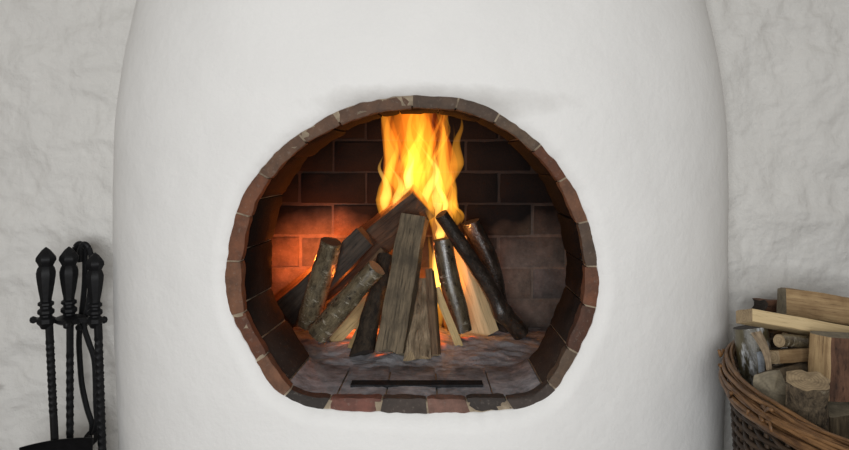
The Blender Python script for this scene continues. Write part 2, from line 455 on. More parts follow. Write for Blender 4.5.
for k in range(NA):
    rad = Vector((math.cos(ANG[k]), 0, math.sin(ANG[k])))
    a0 = ring_pt(k, -0.1, 0.0295); a1 = ring_pt(k, 0.80, 0.0295)
    rows.append([a0, a1-rad*0, Vector((a1.x, a1.y+0.09, a1.z)), Vector((a1.x, BACKY-0.004, a1.z))])
rows = [[taper(p) for p in r] for r in rows]
mort.grid(rows, close_v=True)
mo = mort.build('mortar_joint', M_MORTAR, bo)

# firebox behind the arch
FX0, FX1, FY0, FY1, FZ1 = -0.66, 0.60, 0.352, 0.90, HZ+0.62
FLZ = P(424, 402, 0.03).z
bb = MB()
SB = 0.0026*(D+FY1)/D
def zpx(py): return HZ+(HY-py)*SB
def box_brick(b, x0, x1, z0, z1, y, dep, col, ch=0.006):
    j = lambda: R.uniform(-0.0015, 0.0015)
    n = 4; rows = []
    xs = [x0, x0+ch]+[x0+ch+(x1-x0-2*ch)*i/n for i in range(1, n)]+[x1-ch, x1]
    zs = [z0, z0+ch, (z0+z1)/2, z1-ch, z1]
    for iz, z in enumerate(zs):
        r = []
        for ix, x in enumerate(xs):
            e = (ix in (0, len(xs)-1)) or (iz in (0, len(zs)-1))
            r.append((x+j(), y+(dep if e else -0.004*nz(x, y, z, 20)), z+j()))
        rows.append(r)
    b.grid(rows, col=col)
ch_ = 0.1205; base = zpx(300)-2*ch_
c = 0
FIRE = [(0.20, 0.135, 0.105), (0.27, 0.175, 0.13), (0.15, 0.125, 0.115), (0.20, 0.15, 0.125), (0.28, 0.17, 0.115)]
while True:
    z0 = base+c*ch_; z1 = z0+ch_
    if z0 > FZ1: break
    off = P(300, 0, FY1).x+(0 if c % 2 == 1 else 0.125)
    x = off-0.25*5
    while x < FX1:
        xa, xb = max(x, FX0), min(x+0.25, FX1)
        if xb-xa > 0.02:
            box_brick(bb, xa+0.003, xb-0.003, max(z0, FLZ-0.02)+0.003, z1-0.003, FY1+R.uniform(-0.003, 0.003), 0.006, R.choice(FIRE))
        x += 0.25
    c += 1
wb = structure(bb.build('firebox_wall_back', M_BACK, angle=50))
b = MB(); b.add([(FX0-0.02, FY1+0.004, FLZ-0.03), (FX1+0.02, FY1+0.004, FLZ-0.03), (FX1+0.02, FY1+0.004, FZ1), (FX0-0.02, FY1+0.004, FZ1)], [(0, 1, 2, 3)], None, (0.20, 0.14, 0.11))
b.build('mortar_joint', M_BACKM, wb)
def slab(name, vs, m):
    b = MB(); b.add(vs, [(0, 1, 2, 3)]); return structure(b.build(name, m))
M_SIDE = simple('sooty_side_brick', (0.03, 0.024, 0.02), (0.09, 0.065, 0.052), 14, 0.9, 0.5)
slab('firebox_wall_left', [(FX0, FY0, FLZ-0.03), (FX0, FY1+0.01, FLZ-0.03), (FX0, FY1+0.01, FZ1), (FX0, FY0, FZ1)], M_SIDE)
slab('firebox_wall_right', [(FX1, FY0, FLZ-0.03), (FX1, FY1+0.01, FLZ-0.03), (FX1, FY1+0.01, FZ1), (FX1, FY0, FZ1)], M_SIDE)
slab('firebox_light_cap', [(FX0, FY0, FZ1), (FX1, FY0, FZ1), (FX1, FY1+0.01, FZ1), (FX0, FY1+0.01, FZ1)], M_SOOT)  # unseen cap added over the open flue to stop light leaking in
# inner face of the front wall round the arch
b = MB(); rows = []
for i, a in enumerate(ANG):
    xi, zi = CX+math.cos(a)*(RI[i]+0.012), CZ+math.sin(a)*(RI[i]+0.012)
    xi = taper(Vector((xi, FY0, zi))).x
    dx, dz = math.cos(a), math.sin(a); k = 1e9
    if dx > 1e-9: k = min(k, (FX1-CX)/dx)
    if dx < -1e-9: k = min(k, (FX0-CX)/dx)
    if dz > 1e-9: k = min(k, (FZ1-CZ)/dz)
    if dz < -1e-9: k = min(k, (FLZ-0.03-CZ)/dz)
    k = max(k, RI[i]+0.013)
    rows.append([(xi, FY0, zi), (CX+dx*k, FY0, CZ+dz*k)])
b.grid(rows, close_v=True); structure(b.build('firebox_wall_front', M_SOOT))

# hearth floor of bricks under ash
hb = MB()
HASH = [(0.25, 0.24, 0.25), (0.30, 0.275, 0.28), (0.21, 0.20, 0.21), (0.29, 0.23, 0.22)]
yy = 0.12; r_ = 0
while yy < FY1:
    y1 = min(yy+0.118, FY1); x = FX0+(0.0 if r_ % 2 else -0.07)
    while x < FX1:
        xa, xb = max(x, FX0), min(x+0.15, FX1)
        # the front rows only reach between the jambs
        lim0, lim1 = (-0.345, 0.315) if yy < 0.35 else (FX0, FX1)
        xa, xb = max(xa, lim0), min(xb, lim1)
        if xb-xa > 0.03:
            zt = FLZ+R.uniform(-0.003, 0.003)-(0.010 if yy < 0.36 else 0); ch = 0.006; g = 0.003
            X = [xa+g, xa+g+ch, (xa+xb)/2, xb-g-ch, xb-g]; Y = [yy+g, yy+g+ch, (yy+y1)/2, y1-g-ch, y1-g]
            rows = [[(u+R.uniform(-.002, .002), v+R.uniform(-.002, .002), zt-(0.012 if iu in (0, 4) or iv in (0, 4) else 0.003*nz(u, v, 1, 25))) for iu, u in enumerate(X)] for iv, v in enumerate(Y)]
            hb.grid(rows, col=R.choice(HASH))
        x += 0.15
    yy += 0.118; r_ += 1
M_HEARTH = brick_mat('ash_grey_brick', False)
hf = structure(hb.build('hearth_floor', M_HEARTH, angle=50))
b = MB(); b.add([(FX0, 0.05, FLZ-0.009), (FX1, 0.05, FLZ-0.009), (FX1, FY1, FLZ-0.009), (FX0, FY1, FLZ-0.009)], [(0, 1, 2, 3)])
b.v = [(-0.33 if (y < 0.2 and x < 0) else 0.30 if y < 0.2 else x, y, z) for x, y, z in b.v]
b.build('mortar_joint', M_ASH, hf)
# black strip standing in for the dark ash slot between the hearth bricks
def bar(b, p0, p1, w, h):
    p0, p1 = Vector(p0), Vector(p1); a = (p1-p0).normalized(); u = a.cross(Vector((0, 0, 1))).normalized(); v = u.cross(a)
    vs = []
    for p in (p0, p1):
        for s, t in ((-1, -1), (1, -1), (1, 1), (-1, 1)): vs.append(p+u*s*w/2+v*t*h/2)
    b.add(vs, [(0, 1, 2, 3), (7, 6, 5, 4), (0, 4, 5, 1), (1, 5, 6, 2), (2, 6, 7, 3), (3, 7, 4, 0)])
b = MB(); pa, pb = P(352, 381, 0.19), P(482, 381.5, 0.19)
bar(b, (pa.x, 0.170, FLZ+0.003), (pb.x, 0.170, FLZ+0.003), 0.045, 0.012)
bar(b, (pa.x, 0.145, FLZ+0.006), (pb.x, 0.145, FLZ+0.006), 0.006, 0.010)
tag(b.build('ash_slot_strip', M_SLOT, smooth=False), 'flat black strip standing in for the dark ash slot across the hearth in front of the logs', 'ash slot')

# ------------------------------------------------------------------ ash and embers
def ashheight(x, y):
    q = ((x-P(410, 0, 0.6).x)/0.46)**2+((y-0.64)/0.27)**2
    h = 0.034*math.exp(-q*1.6)
    return h+0.012*nz(x, y, 2, 14)*math.exp(-q*0.7)+0.008*nz(x, y, 6, 38)*math.exp(-q*0.7)
m, nt, bs_ = mat('ash_with_embers'); v = coords(nt)
n1 = noise_tex(nt, v, 24, 6, 0.7); n2 = noise_tex(nt, v, 13, 5, 0.65)
nt.links.new(ramp(nt, n1, [(0.28, (0.17, 0.165, 0.175)), (0.70, (0.43, 0.42, 0.44))]), bs_.inputs['Base Color'])
bs_.inputs['Roughness'].default_value = 0.95
at = N(nt, 'ShaderNodeAttribute', attribute_name='col')
sp = N(nt, 'ShaderNodeSeparateColor'); nt.links.new(at.outputs[0], sp.inputs[0])
gl = math_n(nt, 'MULTIPLY', sp.outputs[0], ramp(nt, n2, [(0.40, 0.0), (0.66, 1.0)]))
nt.links.new(math_n(nt, 'MULTIPLY', gl, 2.6), bs_.inputs['Emission Strength'])
bs_.inputs['Emission Color'].default_value = (1.0, 0.13, 0.02, 1)
bump(nt, bs_, n1, 0.8, 0.012)
M_EMBER = m
b = MB(); rows = []; cols = []
for i in range(91):
    y = 0.23+(0.885-0.23)*i/90; r = []
    for k in range(131):
        x0_, x1_ = (-0.60, 0.54) if y > 0.40 else (-0.33-(0.27*max(0, y-0.375)/0.025), 0.28+(0.26*max(0, y-0.375)/0.025))
        x = x0_+(x1_-x0_)*k/130; r.append((x, y, FLZ-0.003+ashheight(x, y)+0.005*nz(x, y, 3, 9)-0.012*max(0, 0.32-y)/0.09))
        # hot coals lie in the middle and behind the pile
        g = 0
        for (gx, gy, gr, gs) in ((P(422, 0, .60).x, .62, .09, 1), (P(360, 0, .72).x, .74, .12, 1), (P(468, 0, .62).x, .63, .035, .7), (P(345,0,.56).x, .57, .03, .45), (P(380, 0, .44).x, .45, .018, .6), (P(432, 0, .54).x, .535, .05, .95)):
            g = max(g, gs*max(0, 1-math.hypot(x-gx, y-gy)/gr))
        cols.append((min(1, g*1.6), 0, 0))
    rows.append(r)
b.grid(rows); b.col = cols
tag(b.build('ash_and_embers', M_EMBER), 'low bed of grey ash with glowing orange embers under the logs', 'ash', kind='stuff')

# ------------------------------------------------------------------ logs
def frame(p0, p1, roll):
    a = (p1-p0).normalized(); ref = Vector((0, 1, 0))
    if abs(a.dot(ref)) > 0.95: ref = Vector((0, 0, -1))
    u = ref.cross(a).normalized(); v = u.cross(a).normalized()   # v looks towards the camera
    c, s = math.cos(roll), math.sin(roll)
    return a, u*c+v*s, v*c-u*s
def capped(name, ring, cen, lcr, lcc, m, parent, rough=0.0):
    """cut end: concentric rings so that it is a real, slightly uneven face"""
    b = MB(); n = len(ring); rows = []; L = []
    for q in (1.0, 0.8, 0.55, 0.3):
        rows.append([cen+(p-cen)*q for p in ring]); L.append([lcc+(p-lcc)*q for p in lcr])
    vs = [p for r in rows for p in r]+[cen]; lc = [p for r in L for p in r]+[lcc]
    if rough:
        nn = (ring[0]-cen).cross(ring[n//4]-cen).normalized()
        vs = [p+nn*rough*nz(p.x, p.y, p.z, 60) if n <= i else p for i, p in enumerate(vs)]
    fs = []
    for i in range(3):
        for j in range(n): fs.append((i*n+j, i*n+(j+1) % n, (i+1)*n+(j+1) % n, (i+1)*n+j))
    for j in range(n): fs.append((3*n+j, 3*n+(j+1) % n, 4*n))
    b.add(vs, fs, lc); return b.build(name, m, parent)
def local_child(o, parent):
    o.parent = parent; o.matrix_parent_inverse = Matrix.Identity(4)
def round_log(name, label, cat, group, p0, p1, r0, r1, mb, me, path=None, knots=(), seed=0, lump=0.08, off=0.0, tilt0=0, tilt1=0):
    root = empty(name, p0); tag(root, label, cat, group)
    a, u, v = frame(p0, p1, 0); L = (p1-p0).length
    n, sgm = max(14, int(L/0.016)), 26
    rows = []; lcs = []; cens = []
    for i in range(n+1):
        t = i/n; c = p0+(p1-p0)*t-p0
        if path:
            for (tt, du, dv, wd) in path: 
                g = math.exp(-((t-tt)/wd)**2); c = c+u*du*g+v*dv*g
        c = c+(u*nz(seed, t*2, 0.3, 1)+v*nz(seed, t*2, 7.3, 1))*0.006
        cens.append(c); r = r0+(r1-r0)*t; row = []; lr = []
        for j in range(sgm):
            th = 2*math.pi*j/sgm
            rr = r*(1+lump*nz(math.cos(th)*1.3+seed, math.sin(th)*1.3, t*L*12, 1)+lump*0.5*nz(math.cos(th)*3+seed, math.sin(th)*3, t*L*40, 1))
            for (tt, kth, amp, wd) in knots:
                dth = (th-kth+math.pi) % (2*math.pi)-math.pi
                rr += r*amp*math.exp(-((t-tt)*L/wd)**2-(dth*r/wd)**2)
            tl = 0
            if i == 0: tl = tilt0*math.cos(th)*r
            if i == n: tl = tilt1*math.cos(th)*r
            row.append(c+(u*math.cos(th)+v*math.sin(th))*rr+a*tl)
            lr.append(Vector((math.cos(th)*rr, math.sin(th)*rr, t*L+seed*1.7+off)))
        rows.append(row); lcs.append(lr)
    b = MB(); b.grid(rows, close_u=True, lc=lcs); b.build('bark', mb, root)
    for row, lr, cc in ((rows[0], lcs[0], cens[0]), (rows[-1], lcs[-1], cens[-1])):
        lc0 = Vector((0.003, 0.004, lr[0].z)); capped('cut_end', row, cc, lr, lc0, me, root, 0.002)
    return root
def split_log(name, label, cat, group, p0, p1, poly, m, me, roll=0, bark_edges=(), mbark=None, s0=1.0, s1=1.0, seed=0, rough=0.0035, rag0=0.0, rag1=0.0, bow=0.0, edge_name='bark'):
    """poly: cross section (u right, v to viewer) in metres; bark_edges: edge numbers that carry bark (own child mesh)"""
    root = empty(name, p0); tag(root, label, cat, group)
    a, u, v = frame(p0, p1, roll); L = (p1-p0).length; n = max(12, int(L/0.014))
    K = 6; pts = []; own = []
    m_ = len(poly)
    for e in range(m_):
        (x0, y0), (x1, y1) = poly[e], poly[(e+1) % m_]
        for q in range(K):
            t = [0.04, 0.2, 0.4, 0.6, 0.8, 0.96][q]; pts.append((x0+(x1-x0)*t, y0+(y1-y0)*t)); own.append(e)
    rows = []; lcs = []
    cu = sum(p[0] for p in poly)/m_; cv = sum(p[1] for p in poly)/m_
    for i in range(n+1):
        t = i/n; sc = s0+(s1-s0)*t; row = []; lr = []
        c = u*bow*math.sin(math.pi*t)
        for j, (x, y) in enumerate(pts):
            e = own[j]; k = 2.2 if e in bark_edges else 1.0
            d = rough*k*(nz(x*30+seed, y*30, t*L*9, 1)+0.6*nz(x*70+seed, y*70, t*L*22, 1))
            ex = (x-cu)*sc+cu; ey = (y-cv)*sc+cv
            l = math.hypot(x-cu, y-cv) or 1
            ex += (x-cu)/l*d; ey += (y-cv)/l*d
            al = t*L
            if i == 0: al += rag0*nz(x*45+seed, y*45, 0.5, 1)
            if i == n: al += rag1*nz(x*45+seed, y*45, 3.5, 1)
            row.append(c+u*ex+v*ey+a*al); lr.append(Vector((x*sc, y*sc, t*L+seed*0.37)))
        rows.append(row); lcs.append(lr)
    nc = len(pts); body = MB(); bk = MB()
    vs = [p for r in rows for p in r]; lc = [p for r in lcs for p in r]
    fb, fk = [], []
    for i in range(n):
        for j in range(nc):
            f = (i*nc+j, i*nc+(j+1) % nc, (i+1)*nc+(j+1) % nc, (i+1)*nc+j)
            (fk if own[j] in bark_edges else fb).append(f)
    def part(nm, fs, mt, ang=None):
        used = sorted({i for f in fs for i in f}); mp = {q: w for w, q in enumerate(used)}
        b = MB(); b.add([vs[q] for q in used], [tuple(mp[q] for q in f) for f in fs], [lc[q] for q in used]); b.build(nm, mt, root, angle=ang)
    part('split_wood', fb, m, 38)
    if fk: part(edge_name, fk, mbark)
    for row, lr in ((rows[0], lcs[0]), (rows[-1], lcs[-1])):
        cc = sum(row, Vector())/nc; lcc = sum(lr, Vector())/nc
        capped('cut_end', row, cc, lr, lcc, me, root, 0.002)
    return root
def rect(w, t): return [(-w/2, t/2), (w/2, t/2), (w/2, -t/2), (-w/2, -t/2)]

G = 'logs stacked in the fire'
# A squared beam at the back
split_log('split_log', 'thick squared log slanting up to the peak of the pile, its end in the flames', 'log', G,
          P(283, 312, 0.825), P(424, 200, 0.655), rect(0.115, 0.085), M_BEAM, M_ENDD, -0.26, seed=1, rough=0.004)
# B dark plank
split_log('split_log', 'dark charred plank slanting behind the short upright bark log', 'log', G,
          P(288, 313, 0.72), P(367, 236, 0.615), rect(0.088, 0.05), M_DARKW, M_ENDD, 0.15, seed=2, rough=0.005, s0=1.15, s1=0.9)
# thin lit stave between B and D
split_log('split_log', 'thin split stave glowing orange along the slanting log with pale bark', 'log', G,
          P(331, 310, 0.69), P(386, 252, 0.63), rect(0.040, 0.022), M_BROWNW, M_ENDD, 0.3, seed=3, rough=0.003)
# C short round log
round_log('log', 'short round bark log standing nearly upright at the outer side of the pile', 'log', G,
          P(308, 325, 0.635), P(331, 241, 0.57), 0.040, 0.037, M_BARK_G, M_ENDD, seed=4, lump=0.10)
# D round log slanting
round_log('log', 'slanting round log with shiny pale grey bark and a pale cut upper end', 'log', G,
          P(317, 334, 0.55), P(376.5, 267.5, 0.48), 0.039, 0.032, M_BARK_G, M_END, seed=5, lump=0.07)
split_log('split_log', 'yellowish split log lying under the slanting pale barked log', 'log', G,
          P(329, 341, 0.625), P(376, 296, 0.65), [(-.03, .012), (.03, .02), (.032, -.02), (-.026, -.02)], M_YELLOW, M_END, 0.0, seed=6, rough=0.006, rag0=0.02)
split_log('split_log', 'small pale wedge showing at the foot of the black knotty log', 'log', G,
          P(353, 350, 0.515), P(372, 302, 0.58), [(-.018, .01), (.018, .012), (.02, -.014), (-.016, -.012)], M_YELLOW, M_END, 0.0, seed=7, rough=0.004)
# F dark knotty bark log
round_log('log', 'blackened rough bark log with a round knot beside the wide grey plank', 'log', G,
          P(363, 354, 0.44), P(385, 256, 0.60), 0.036, 0.028, M_BARK_D, M_ENDD, knots=((0.60, 1.45, 0.30, 0.016),), seed=8, lump=0.16, tilt0=0.5)
# G wide grey plank
split_log('split_log', 'wide weathered grey plank leaning at the front centre of the pile', 'log', G,
          P(390, 351, 0.435), P(413.5, 216, 0.555), [(-.047, .02), (.040, .028), (.056, -.03), (-.045, -.026)], M_GREYW, M_ENDG, 0.0, seed=9, rough=0.004, rag0=0.02, s0=1.02, s1=0.92)
# I fibrous piece + thin stave
split_log('split_log', 'short tan splinter with fibrous bark at the foot of the grey plank', 'log', G,
          P(418, 358, 0.425), P(424.5, 280, 0.60), [(-.045, .012), (-.01, .026), (.036, .016), (.04, -.018), (-.040, -.018)], M_BARKISH, M_END, 0.0, seed=10, rough=0.008, rag0=0.03, s0=1.0, s1=0.42)
split_log('split_log', 'narrow upright tan stave right beside the fibrous splinter', 'log', G,
          P(434, 356, 0.445), P(429, 270, 0.60), [(-.016, .012), (.012, .016), (.024, -.014), (-.014, -.014)], M_BROWNW, M_END, 0.0, seed=11, rough=0.003, rag0=0.01, s1=0.75)
# J little stick
split_log('split_log', 'little pale stick leaning in front of the shiny round log', 'log', G,
          P(460, 347, 0.545), P(436, 288, 0.60), [(-.013, .010), (.013, .012), (.012, -.010), (-.012, -.010)], M_YELLOW, M_END, 0.0, seed=12, rough=0.002, rag0=0.01)
# K shiny round log
round_log('log', 'shiny dark round log with a flat top just right of the central flame gap', 'log', G,
          P(461, 331, 0.635), P(442, 239, 0.635), 0.037, 0.034, M_BARK_B, M_ENDD, seed=13, lump=0.05)
# L pale planks
split_log('split_log', 'clean pale sawn plank leaning between the shiny log and the dark branch', 'log', G,
          P(483, 335, 0.725), P(453, 240, 0.725), [(-.075, .0), (.022, .026), (.060, .0), (.02, -.03), (-.07, -.022)], M_PALE, M_END, 0.0, seed=14, rough=0.0015, s1=0.85)
# M long branch
round_log('branch', 'long thin dark branch leaning from the peak down to the hearth', 'branch', G,
          P(521, 334, 0.695), P(441, 214, 0.575), 0.031, 0.023, M_CHARBARK, M_ENDD, path=((0.22, -0.012, 0, 0.12),), knots=((0.21, 2.2, 0.45, 0.03), (0.21, 0.4, 0.3, 0.02)), seed=15, lump=0.10)
# N charred log behind
round_log('log', 'charred curved log leaning behind the long dark branch', 'log', G,
          P(506, 329, 0.80), P(470, 222, 0.76), 0.034, 0.034, M_CHARBARK, M_ENDD, path=((0.55, 0.018, 0, 0.3),), seed=16, lump=0.10)
# O top of a log behind the peak
split_log('split_log', 'burning log end glowing orange behind the peak of the pile', 'log', G,
          P(448, 322, 0.845), P(441, 201, 0.745), rect(0.06, 0.05), M_BROWNW, M_ENDD, 0.5, seed=17)

# ------------------------------------------------------------------ flames
def flame_mat(name, col, st):
    m = bpy.data.materials.new(name); m.use_nodes = True; nt = m.node_tree
    nt.nodes.remove(nt.nodes['Principled BSDF'])
    e = N(nt, 'ShaderNodeEmission'); e.inputs[0].default_value = (*col, 1); e.inputs[1].default_value = st
    nt.links.new(e.outputs[0], nt.nodes['Material Output'].inputs['Volume']); return m
M_F1 = flame_mat('orange_flame', (1.0, 0.22, 0.010), 13)
M_F2 = flame_mat('yellow_flame', (1.0, 0.38, 0.03), 24)
M_F3 = flame_mat('deep_orange_flame', (1.0, 0.12, 0.004), 7)
M_F4 = flame_mat('white_hot_flame', (1.0, 0.50, 0.09), 60)
def tongue(root, base, h, w, m, sway=0.03, lean=0.0, fl=0.5, seed=0, peak=0.3):
    rows = []; n, sg = 26, 12
    for i in range(n+1):
        t = i/n
        r = w*((t/peak)**0.6 if t < peak else (max(0, (1-t)/(1-peak)))**1.15)*(1+0.30*nz(seed, t*5, 2.7, 1))
        r = max(r, 0.0004)
        cx = lean*t+sway*(nz(seed*1.3, t*2.6, 0.4, 1)-nz(seed*1.3, 0, 0.4, 1))*(0.3+t)*1.6
        cy = sway*0.6*nz(seed*1.7, t*2.2, 5.4, 1)*t
        tw = 2.0*nz(seed, t*1.4, 9.4, 1); row = []
        for j in range(sg):
            th = 2*math.pi*j/sg; x = math.cos(th)*r; y = math.sin(th)*r*fl
            row.append(Vector((cx+x*math.cos(tw)-y*math.sin(tw), cy+x*math.sin(tw)+y*math.cos(tw), h*t))+base-root.location)
        rows.append(row)
    b = MB(); b.grid(rows, close_u=True)
    o = len(b.v)
    b.f.append(tuple(range(sg))); b.f.append(tuple(n*sg+j for j in range(sg)))
    return b.build('flame_tongue', m, root)
fl = empty('fire', P(418, 215, 0.66)); tag(fl, 'tall yellow and orange flames rising from the peak of the log pile', 'fire')
FR = random.Random(21)
kpx = S*(D+0.66)/D
for (px, py, hp, wp) in ((457, 226, 48, 6), (452, 232, 75, 6), (461, 224, 34, 4)):
    tongue(fl, P(px, py, 0.72), hp*kpx, wp*kpx, M_F2, 0.03, -.01, 0.6, FR.uniform(0, 90), 0.4)
# broad orange sheets
for (px, py, hp, wp) in ((392, 235, 165, 17), (410, 225, 180, 20), (430, 225, 175, 20), (446, 230, 150, 13), (418, 215, 180, 26)):
    tongue(fl, P(px-4, py, 0.66+FR.uniform(-.05, .06)), hp*kpx, wp*kpx, M_F1, 0.05, FR.uniform(-.02, .02), 0.45, FR.uniform(0, 90), 0.4)
for i in range(20):
    px = FR.uniform(381, 446); d = 0.66+FR.uniform(-0.06, 0.07)
    tongue(fl, P(px, FR.uniform(190, 245), d), FR.uniform(70, 150)*kpx, FR.uniform(4, 9)*kpx, M_F2, 0.045, FR.uniform(-.03, .03), 0.5, FR.uniform(0, 90), FR.uniform(0.25, 0.45))
for i in range(14):
    px = FR.uniform(380, 446); d = 0.66+FR.uniform(-0.07, 0.08)
    tongue(fl, P(px, FR.uniform(150, 230), d), FR.uniform(50, 95)*kpx, FR.uniform(5, 9)*kpx, M_F3, 0.035, FR.uniform(-.03, .03), 0.5, FR.uniform(0, 90), FR.uniform(0.3, 0.5))
for (px, py, hp, wp, le) in ((390, 222, 70, 6, .0), (394, 220, 60, 5, -.02), (404, 215, 70, 6, .0), (412, 200, 60, 7, -.01), (425, 215, 75, 7, .01), (436, 222, 75, 6, .02), (440, 222, 60, 5, .02)):
    tongue(fl, P(px, py, 0.68+FR.uniform(-.03, .03)), hp*kpx, wp*kpx, M_F4, 0.03, le, 0.5, FR.uniform(0, 90), 0.35)
f2 = empty('fire', P(437, 300, 0.68)); tag(f2, 'narrow bright flame licking up between the centre staves and the shiny log', 'fire')
for (px, py, hp, wp, m_) in ((436, 318, 95, 5.5, M_F4), (438, 300, 70, 5, M_F4), (440, 330, 75, 5, M_F2), (434, 300, 70, 5, M_F2), (441, 250, 38, 6, M_F4), (446, 335, 50, 5, M_F1), (462, 300, 80, 8, M_F1), (398, 330, 45, 3, M_F2)):
    tongue(f2, P(px, py, 0.70 if px > 420 else 0.60), hp*kpx, wp*kpx, m_, 0.012, -0.005, 0.7, FR.uniform(0, 90), 0.4)
def firelight(px, py, d, power, col=(1.0, 0.36, 0.08)):
    l = bpy.data.lights.new('fire_glow', 'POINT'); l.energy = power; l.color = col; l.shadow_soft_size = 0.0
    o = bpy.data.objects.new('fire_glow', l); COL.objects.link(o); o.location = P(px, py, d)
firelight(384, 190, 0.70, 0.7, (1.0, 0.26, 0.05)); firelight(430, 165, 0.68, 0.45)
firelight(436, 285, 0.70, 0.9); firelight(300, 256, 0.79, 2.6, (1.0, 0.19, 0.025)); firelight(328, 236, 0.80, 1.2, (1.0, 0.19, 0.025)); firelight(376, 255, 0.82, 0.7, (1.0, 0.24, 0.04))
firelight(457, 234, 0.668, 0.6); firelight(353, 282, 0.645, 0.26, (1.0, 0.22, 0.03)); firelight(380, 345, 0.56, 0.08, (1.0, 0.22, 0.03)); firelight(470, 318, 0.72, 0.15, (1.0, 0.25, 0.04))

# ------------------------------------------------------------------ fireplace tools
def lathe(b, cx, cy, prof, seg=14, square=False):
    rows = []
    for (r, z) in prof:
        rows.append([Vector((cx+math.cos(2*math.pi*j/seg)*r, cy+math.sin(2*math.pi*j/seg)*r, z)) for j in range(seg)])
    b.grid(rows, close_u=True); n = len(prof); o = len(b.v)-n*seg
    b.f.append(tuple(o+j for j in range(seg))); b.f.append(tuple(o+(n-1)*seg+j for j in range(seg)))
def tube(b, pts, r, seg=10, lcs=None):
    pts = [Vector(p) for p in pts]; rows = []; lr = []; ln = 0
    for i, p in enumerate(pts):
        t = (pts[min(i+1, len(pts)-1)]-pts[max(i-1, 0)]).normalized()
        ref = Vector((0, 0, 1)) if abs(t.z) < 0.9 else Vector((0, 1, 0))
        u = t.cross(ref).normalized(); v = u.cross(t); rr = r[i] if isinstance(r, list) else r
        if i: ln += (p-pts[i-1]).length
        rows.append([p+(u*math.cos(2*math.pi*j/seg)+v*math.sin(2*math.pi*j/seg))*rr for j in range(seg)])
        lr.append([Vector((math.cos(2*math.pi*j/seg)*rr+(lcs or 0), math.sin(2*math.pi*j/seg)*rr, ln)) for j in range(seg)])
    b.grid(rows, close_u=True, lc=lr); o = len(b.v)-len(pts)*seg
    b.f.append(tuple(o+j for j in range(seg))); b.f.append(tuple(o+(len(pts)-1)*seg+j for j in range(seg)))
def spline(pts, n=8):
    pts = [Vector(p) for p in pts]; o = []
    for i in range(len(pts)-1):
        a, b_, c, d = pts[max(i-1, 0)], pts[i], pts[i+1], pts[min(i+2, len(pts)-1)]
        for q in range(n):
            t = q/n
            o.append(0.5*((2*b_)+(c-a)*t+(2*a-5*b_+4*c-d)*t*t+(3*b_-a-3*c+d)*t**3))
    o.append(pts[-1]); return o
def twisted(b, p0, p1, w, turns, t0=0.0, t1=1.0):
    """square bar that is twisted between t0 and t1 of its length"""
    p0, p1 = Vector(p0), Vector(p1); a = (p1-p0).normalized(); u = a.cross(Vector((0, 1, 0))).normalized(); v = u.cross(a); n = 70; rows = []
    for i in range(n+1):
        t = i/n; tw = turns*2*math.pi*max(0, min(1, (t-t0)/(t1-t0))); r = []
        for j in range(8):
            th = math.pi/4*j+tw; rr = w*(1.0 if j % 2 == 0 else 0.90); r.append(p0+(p1-p0)*t+(u*math.cos(th)+v*math.sin(th))*rr)
        rows.append(r)
    b.grid(rows, close_u=True); o = len(b.v)-(n+1)*8
    b.f.append(tuple(o+j for j in range(8))); b.f.append(tuple(o+n*8+j for j in range(8)))
GT = 'wrought iron fireplace tools'
TD = 0.33; KT = S*(D+TD)/D
HPROF = [(0.4, 0), (4.2, 3.0), (7.4, 7), (9.6, 10), (9.9, 13), (8.4, 15.5), (6.9, 18.5), (8.4, 21), (9.4, 25), (9.2, 29), (8.2, 36), (6.9, 44), (5.7, 50), (5.4, 53), (7.8, 54.5), (7.8, 56.5), (5.7, 58), (5.7, 60), (8.2, 62), (8.2, 64.5), (6, 66.5), (6, 68), (8.8, 70), (8.8, 74), (6, 77), (4.5, 80)]
def handle(b, px, py, d, sc=1.0):
    p = P(px, py, d); lathe(b, p.x, p.y, [(r*KT*sc, p.z-y*KT*sc) for r, y in HPROF][::-1], 8)
def rel(b, root): b.v = [tuple(Vector(p)-root.location) for p in b.v]
def bpart(b, name, root, m=M_IRON, ang=35): rel(b, root); return b.build(name, m, root, angle=ang)
# stand
st = empty('tool_stand', P(69, 150, TD)); st.location.z = 0
tag(st, 'black iron stand with a facetted finial and a ring plate that holds the fire tools', 'tool stand', GT)
b = MB(); handle(b, 69, 246.5, TD); bpart(b, 'finial', st)
b = MB(); p = P(70, 322, TD); twisted(b, (p.x, p.y, 0.02), (p.x, p.y, p.z+0.01), 0.0115, 3, 0.2, 0.8); bpart(b, 'pole', st)
b = MB(); lathe(b, p.x, p.y, [(0.13, 0.0), (0.13, 0.008), (0.125, 0.014), (0.05, 0.02), (0.025, 0.035), (0.014, 0.05)], 28); bpart(b, 'base', st)
b = MB(); z = P(0, 319, TD).z
lathe(b, p.x, p.y, [(0.035, z-0.012), (0.045, z-0.006), (0.045, z+0.004), (0.03, z+0.010)], 20)
bar(b, (p.x-0.105, p.y-0.012, z), (p.x+0.108, p.y-0.012, z), 0.02, 0.012)
bar(b, (p.x-0.03, p.y+0.07, z), (p.x+0.03, p.y-0.085, z), 0.02, 0.012)
for (dx, dy) in ((-0.105, -0.012), (0.108, -0.012), (-0.075, -0.03), (0.03, -0.085), (0.085, -0.03)):
    lathe(b, p.x+dx, p.y+dy, [(0.002, z-0.011), (0.009, z-0.007), (0.011, z), (0.009, z+0.007), (0.002, z+0.011)], 10)
bpart(b, 'holder_plate', st)
